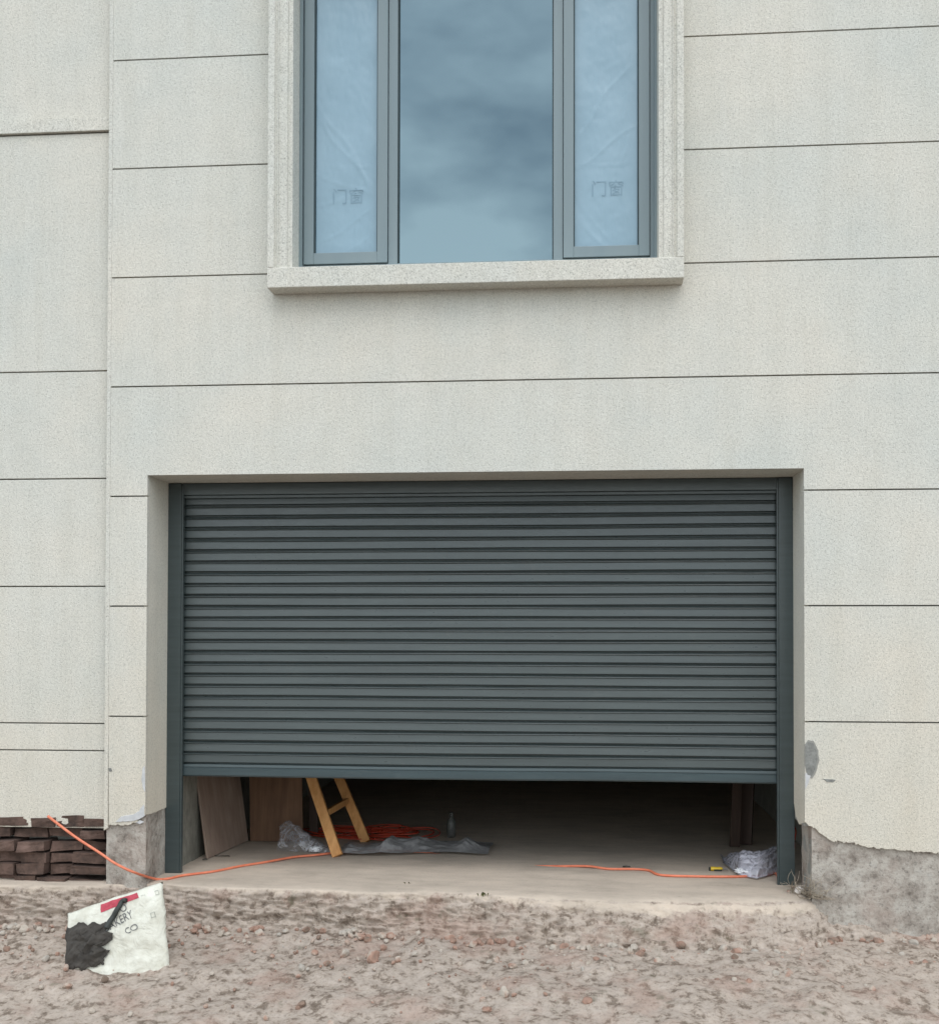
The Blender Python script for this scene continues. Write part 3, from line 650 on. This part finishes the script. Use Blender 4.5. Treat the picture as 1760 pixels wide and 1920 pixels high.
# grey sheeting
gA=PZ(640,1604); gB=PZ(905,1604); 
def sheet(u,v):
    px=632+u*285; y0=PZ(px,1604+(2*math.sin(u*7))).y; d=.42
    x=PZ(px,1600).x+.02*fb(u*3,v*3,0,1,3)
    w1=v*.08; peak=.10*math.exp(-abs(u-.30-w1)/.07)*math.exp(-((v-.38)/.3)**2)+.075*math.exp(-abs(u-.55+w1)/.12)*math.exp(-((v-.55)/.26)**2)+.075*math.exp(-abs(u-.80-w1)/.07)*math.exp(-((v-.42)/.25)**2)+.04*math.exp(-abs(u-.06)/.05)*math.exp(-((v-.4)/.3)**2)
    ridge=.022*abs(fb(u*4,v*3,1,1.4,2)); fine=.004*fb(u*9,v*7,3,1.3,3)
    ed=min(1,v*5,(1-v)*4,u*10,(1-u)*8); return Vector((x,y0+d*v+.03*fb(u*3,5,0,2,3),max(.012,(.016+peak*.8+(ridge+fine)*ed))))
crumple('plastic_sheeting','rumpled grey plastic sheeting spread on the floor right of the ladder','sheeting',sheet,130,50,MPG,tuple((gA+gB)/2))
# right bag
def rbag(u,v):
    top=[(1349,1612),(1385,1597),(1425,1596),(1453,1588)]; bot=[(1356,1620),(1385,1644),(1418,1651),(1455,1640)]
    def li(L,t):
        t=t*(len(L)-1); i=min(int(t),len(L)-2); t-=i; return (L[i][0]*(1-t)+L[i+1][0]*t,L[i][1]*(1-t)+L[i+1][1]*t)
    b=PZ(*li(bot,u)); hh=.05+.09*u; tp=li(top,u); B=PY(tp[0],tp[1],b.y+.28)
    p=b.lerp(B,v); s=math.sin(math.pi*min(1,v*1.0)); n=.022*fb(p.x,p.y,v,12,4)+.008*fb(p.x,p.y,v,34,3)
    ed=min(1,u*8,v*6); return Vector((p.x+n*.4,p.y-.03*s,max(.012,p.z+.045*s*ed+n*ed)))
b0=PZ(1400,1640); o=crumple('plastic_bag','frosted plastic bag lying crumpled at the foot of the right shutter post','plastic bag',rbag,70,50,MPR,(b0.x,b0.y,0))
bm=bmesh.new(); c=PZ(1405,1644); bmesh.ops.create_icosphere(bm,subdivisions=4,radius=1)
for v in bm.verts:
    p=v.co*(1+.5*fb(v.co.x,v.co.y,v.co.z,1.9,4)); v.co=Vector((c.x+p.x*.075-p.y*.02,c.y+.03+p.y*.05,max(.003,.03+p.z*.022)))
obj('crumpled_end',bm,MPW,o,smooth=True)
# yellow utility tool
c=PZ(1343,1633,0.); t=thing('utility_knife','small yellow-handled tool lying beside the frosted plastic bag','tool',tuple(c)); ax=Vector((1,.12,0)).normalized()
bm=bmesh.new(); n=14
prof2=[(-.042,.008),(-.038,.013),(-.02,.0135),(0,.011),(.02,.012),(.034,.010),(.038,.006)]
P=[c+ax*a+Vector((0,0,.015)) for a,_ in prof2]; rings=[]
for (a,r),p in zip(prof2,P):
    s=Vector((-ax.y,ax.x,0)); rings.append([bm.verts.new(p+s*math.cos(w)*r*1.2+Vector((0,0,math.sin(w)*r))) for w in[2*math.pi*k/n for k in range(n)]])
for A,B in zip(rings,rings[1:]):
    for k in range(n): bm.faces.new((A[k],A[(k+1)%n],B[(k+1)%n],B[k]))
bm.faces.new(rings[0]);bm.faces.new(rings[-1]); obj('handle',bm,MYE,t,smooth=True)
bm=bmesh.new(); beam(bm,c-ax*.052+Vector((0,0,.014)),c-ax*.041+Vector((0,0,.014)),.022,.02,(0,0,1)); beam(bm,c-ax*.02+Vector((0,-.016,.008)),c+ax*.034+Vector((0,-.014,.007)),.010,.008,(0,0,1)); obj('grip',bm,MBK,t,bevel=.002)
bm=bmesh.new(); beam(bm,c+ax*.038+Vector((0,0,.014)),c+ax*.075+Vector((0,0,.010)),.012,.0015,(0,0,1)); obj('blade',bm,MST,t)
# scraps on the floor
for (px,py,lx,lab,rt) in((385,1613,.034,'small black scrap lying before the pale plywood sheet',.2),(1174,1626.5,.05,'thin dark scrap lying against the orange cord',.05)):
    c=PZ(px,py,.0); bm=bmesh.new(); d=Vector((math.cos(rt),math.sin(rt),0))*lx/2
    tube(bm,[c-d+Vector((0,0,.006)),c+Vector((0,0,.009)),c+d+Vector((0,0,.006))],.006,6,.004); tag(obj('scrap',bm,MBK,base=tuple(c)),lab,'scrap')
c=PZ(416,1606); bm=bmesh.new(); tube(bm,smoothpath([c+Vector((-.05,0,.004)),c+Vector((-.01,-.01,.006)),c+Vector((.04,.01,.004)),c+Vector((.055,.0,.004))],4),.0035,6); tag(obj('wire_scrap',bm,MCL,base=tuple(c)),'thin grey wire scrap on the floor beside the pale plywood','scrap')
# dim bottle in the back
c=PZ(846,1570); bt=thing('plastic_bottle','dim translucent bottle standing behind the grey sheeting','bottle',tuple(c)); bm=bmesh.new(); n=20; pr=[(0,.030),(.01,.034),(.10,.034),(.13,.028),(.15,.013),(.165,.012)]; rings=[]
for z,r in pr: rings.append([bm.verts.new(c+Vector((math.cos(2*math.pi*k/n)*r,math.sin(2*math.pi*k/n)*r,z+.002))) for k in range(n)])
for A,B in zip(rings,rings[1:]):
    for k in range(n): bm.faces.new((A[k],A[(k+1)%n],B[(k+1)%n],B[k]))
bm.faces.new(rings[0]);bm.faces.new(rings[-1]); obj('bottle_body',bm,MBT,bt,smooth=True)
bm=bmesh.new(); bmesh.ops.create_cone(bm,cap_ends=True,segments=16,radius1=.014,radius2=.014,depth=.02,matrix=Matrix.Translation(c+Vector((0,0,.178)))); obj('cap',bm,MBT,bt)
# ------------------------------------------------------------------ sack bottom left
sy=-.62
Q=[PY(128,1712,sy-.02),PY(306,1653,sy+.05),PY(322,1860,sy-.12),PY(120,1870,sy-.18)]
sn=(Q[1]-Q[0]).cross(Q[3]-Q[0]).normalized()
if sn.y>0: sn=-sn
def sackp(u,v,side=1,lift=0):
    p=(Q[0].lerp(Q[1],u)).lerp(Q[3].lerp(Q[2],u),v); e=(math.sin(math.pi*min(1,max(0,u)))*math.sin(math.pi*min(1,max(0,v))))
    b=(abs(e)**.45)*.045; w=.020*fb(u*3,v*3,1,1.5,5)*min(1,e*4)+.010*abs(fb(u*4+2,v*2.5,4,1.7,3))*min(1,e*5)+.005*math.sin(u*14+v*9)*e
    e2=.010*fb(u*5,v*5,7,1,3)
    return p+sn*side*(b+.002)+sn*(w+lift)+Vector((e2,0,e2))
sk=thing('cement_sack','cream paper sack with red band leaning before the left house corner','sack',tuple((Q[2]+Q[3])/2))
bm=bmesh.new(); nu=nv=44
fr=[[bm.verts.new(sackp(i/nu,j/nv,1)) for j in range(nv+1)] for i in range(nu+1)]; bk=[[fr[i][j] if i in(0,nu) or j in(0,nv) else bm.verts.new(sackp(i/nu,j/nv,-1)) for j in range(nv+1)] for i in range(nu+1)]
for G in(fr,bk):
    for i in range(nu):
        for j in range(nv): bm.faces.new((G[i][j],G[i+1][j],G[i+1][j+1],G[i][j+1]))
obj('sack_body',bm,MSK,sk,smooth=True)
# inverse map: pixel -> (u,v) on the sack
def suv(px,py):
    best=None; u=v=.5
    for it in range(40):
        p=sackp(u,v,1); d=p-CAM; X=CX+F*d.dot(CR)/d.dot(CF)-px; Y=CY-F*d.dot(CU)/d.dot(CF)-py
        e=1e-3; pu=sackp(u+e,v,1)-CAM; pv=sackp(u,v+e,1)-CAM
        Xu=(CX+F*pu.dot(CR)/pu.dot(CF)-px-X)/e; Yu=(CY-F*pu.dot(CU)/pu.dot(CF)-py-Y)/e; Xv=(CX+F*pv.dot(CR)/pv.dot(CF)-px-X)/e; Yv=(CY-F*pv.dot(CU)/pv.dot(CF)-py-Y)/e
        dt=Xu*Yv-Xv*Yu
        if abs(dt)<1e-6: break
        u-=.6*(X*Yv-Y*Xv)/dt; v-=.6*(Xu*Y-Yu*X)/dt; u=min(.97,max(.03,u)); v=min(.97,max(.03,v))
    return u,v
def on_sack(bm_in,lift):
    for vv in bm_in.verts:
        vv.co=sackp(vv.co.x,vv.co.y,1,lift)
band=[suv(190,1695),suv(257,1668),suv(261,1682),suv(190,1711)]
bm=bmesh.new(); n=24; gr=[]
for i in range(n+1):
    r=[]
    for j in range(9):
        t=i/n; s=j/8; a=Vector(band[0]).lerp(Vector(band[1]),t); b=Vector(band[3]).lerp(Vector(band[2]),t); a=Vector((a.x,max(.035,a.y))); p=a.lerp(Vector((b.x,max(b.y,a.y+.06))),s); r.append(bm.verts.new((p.x,p.y,0)))
    gr.append(r)
for i in range(n):
    for j in range(8): bm.faces.new((gr[i][j],gr[i+1][j],gr[i+1][j+1],gr[i][j+1]))
on_sack(bm,.0025); obj('red_band',bm,MSKR,sk,smooth=True)
def sack_text(s,px,py,hpx,ang,mat):
    me=text_mesh(s,1.0); bm=bmesh.new(); bm.from_mesh(me); D.meshes.remove(me)
    bmesh.ops.triangulate(bm,faces=bm.faces[:])
    ca,sa_=math.cos(ang),math.sin(ang); o=suv(px,py); e1=suv(px+10*ca,py-10*sa_); e2=suv(px-10*sa_,py-10*ca)
    du=((e1[0]-o[0])/10,(e1[1]-o[1])/10); dv=((e2[0]-o[0])/10,(e2[1]-o[1])/10)
    for v in bm.verts:
        x,y=v.co.x*hpx*1.35,v.co.y*hpx*1.4; v.co=Vector((o[0]+x*du[0]+y*dv[0],o[1]+x*du[1]+y*dv[1],0))
    on_sack(bm,.004); obj('lettering',bm,mat,sk)
sack_text('O',228,1712,13,math.radians(25),MINK)
sack_text('BAKERY',198,1748,14,math.radians(24),MINK)
sack_text('CO',238,1752,12,math.radians(24),MINK)
sack_text('口',283,1722,9,math.radians(14),MINK2)
sack_text('口',292,1679,8,math.radians(14),MINK2); sack_text('···',266,1684,9,math.radians(14),MINK2)
# black strap + dark rag beside it
bm=bmesh.new(); P=[]
for px,py in((239,1689),(232,1690),(227,1699),(221,1708),(216,1718),(209,1728),(202,1741)):
    u,v=suv(px,py); P.append(sackp(u,v,1,.016))
tube(bm,smoothpath(P,5),.013,8,.016); tag(obj('black_strap',bm,MBK,smooth=True,base=tuple(P[-1])),'twisted black plastic strap lying over the cream sack','strap')
U0=suv(191,1704); U1=suv(222,1712); dk=thing('black_plastic','torn black plastic scrap crumpled over the lower left of the sack','plastic scrap',tuple(sackp(.2,.9,1)))
bm=bmesh.new(); nu,nv=50,60; gr=[]
for i in range(nu+1):
    row=[]
    for j in range(nv+1):
        a_,b_=i/nu,j/nv; u=.02+(.46+.12*fb(b_*4,2,0,1,3)-.06*b_)*a_; v=.15+.05*fb(a_*4,1,0,1.2,3)+.13*a_+.55*b_*(1-.25*a_)
        ed=min(1,a_*6,(1-a_)*6,b_*6,(1-b_)*6); row.append(bm.verts.new(sackp(u,v,1,.012+ed*(.05*abs(fb(a_*2,b_*2.5,5,1.0,2))+.005*fb(a_*6,b_*7,2,1.0,2)+.008))))
    gr.append(row)
for i in range(nu):
    for j in range(nv): bm.faces.new((gr[i][j],gr[i+1][j],gr[i+1][j+1],gr[i][j+1]))
obj('torn_sheet',bm,MCL,dk,smooth=True,solid=.003)
# ------------------------------------------------------------------ debris by the right post
c=PZ(1498,1676,.0)
bm=bmesh.new(); stone(bm,(c.x,c.y,.02),.028,2.2,(1.3,.8,.7)); tag(obj('white_stone',bm,MWS,base=(c.x,c.y,0)),'small pale stone on the threshold in front of the right shutter post','stone')
bm=bmesh.new(); random.seed(21); c=PZ(1512,1676)
for k in range(60):
    p=Vector((c.x+random.uniform(-.10,.08),c.y+random.uniform(-.03,.10),.005)); up=random.random()<.5; P=[p]
    d=Vector((random.uniform(-1,1),random.uniform(-.5,.5),random.uniform(.6,1.6) if up else random.uniform(.0,.4))).normalized(); ln=random.uniform(.012,.036)
    for i in range(5):
        d=(d+Vector((random.uniform(-.6,.6),random.uniform(-.4,.3),random.uniform(-.4,.3)))).normalized(); q_=P[-1]+d*ln; q_.z=max(.003,q_.z); q_.y=min(q_.y,.0) if q_.x>WD+.0 else q_.y; P.append(q_)
    tube(bm,smoothpath(P,3),random.uniform(.0015,.0032),5,.001)
tag(obj('dry_weeds',bm,MTW,base=(c.x,c.y,0)),'tangle of dry grey weeds at the base of the right shutter post','weeds')
for k,(px,py,r) in enumerate(((1478,1674,.012),(1488,1668,.016),(1522,1682,.018),(1534,1668,.02),(1510,1664,.014))):
    c=PZ(px,py); bm=bmesh.new(); stone(bm,(c.x,c.y,r*.5),r,k*1.3+.4); tag(obj('pebble',bm,MRU,base=(c.x,c.y,0)),['mortar crumb farthest left, just in front of the right post foot','mortar crumb touching the left side of the pale stone','mortar crumb below and right of the pale stone','mortar crumb farthest right, against the exposed concrete foot','mortar crumb behind the pale stone among the dry weeds'][k],'pebble','mortar crumbs around the dry weeds')
# weed tufts on the broken edge
random.seed(9)
labs=['tiny green weed in the broken step edge, nearest the ladder','tiny weed at the threshold edge below the grey sheeting','low weed cluster on the step face near the middle of the opening','sparse weed low in the soil below the right half of the shutter']
for (px,py,n,s),lab in zip(((690,1684,12,.05),(768,1658,7,.03),(905,1678,10,.028),(1228,1722,14,.06)),labs):
    c=PZ(px,py,-.01 if py<1680 else -.06)
    if py>1700: c=PZ(px,py+6,-.20)
    bm=bmesh.new()
    for k in range(n):
        a=random.uniform(0,6.28); r=random.uniform(.0,.035); p=c+Vector((math.cos(a)*r,math.sin(a)*r*.6-.01,0)); d=Vector((random.uniform(-.7,.7),random.uniform(-.7,.1),1)).normalized(); l=s*random.uniform(.5,1.1); w=l*.16; sd_=d.cross(Vector((0,1,.2))).normalized()
        v=[bm.verts.new(q_) for q_ in(p-Vector((0,0,.01)),p+d*l*.5+sd_*w,p+d*l+Vector((0,-.01,-.004)),p+d*l*.5-sd_*w)]; bm.faces.new(v)
    tag(obj('weed',bm,MLF,base=tuple(c)),lab,'weed')
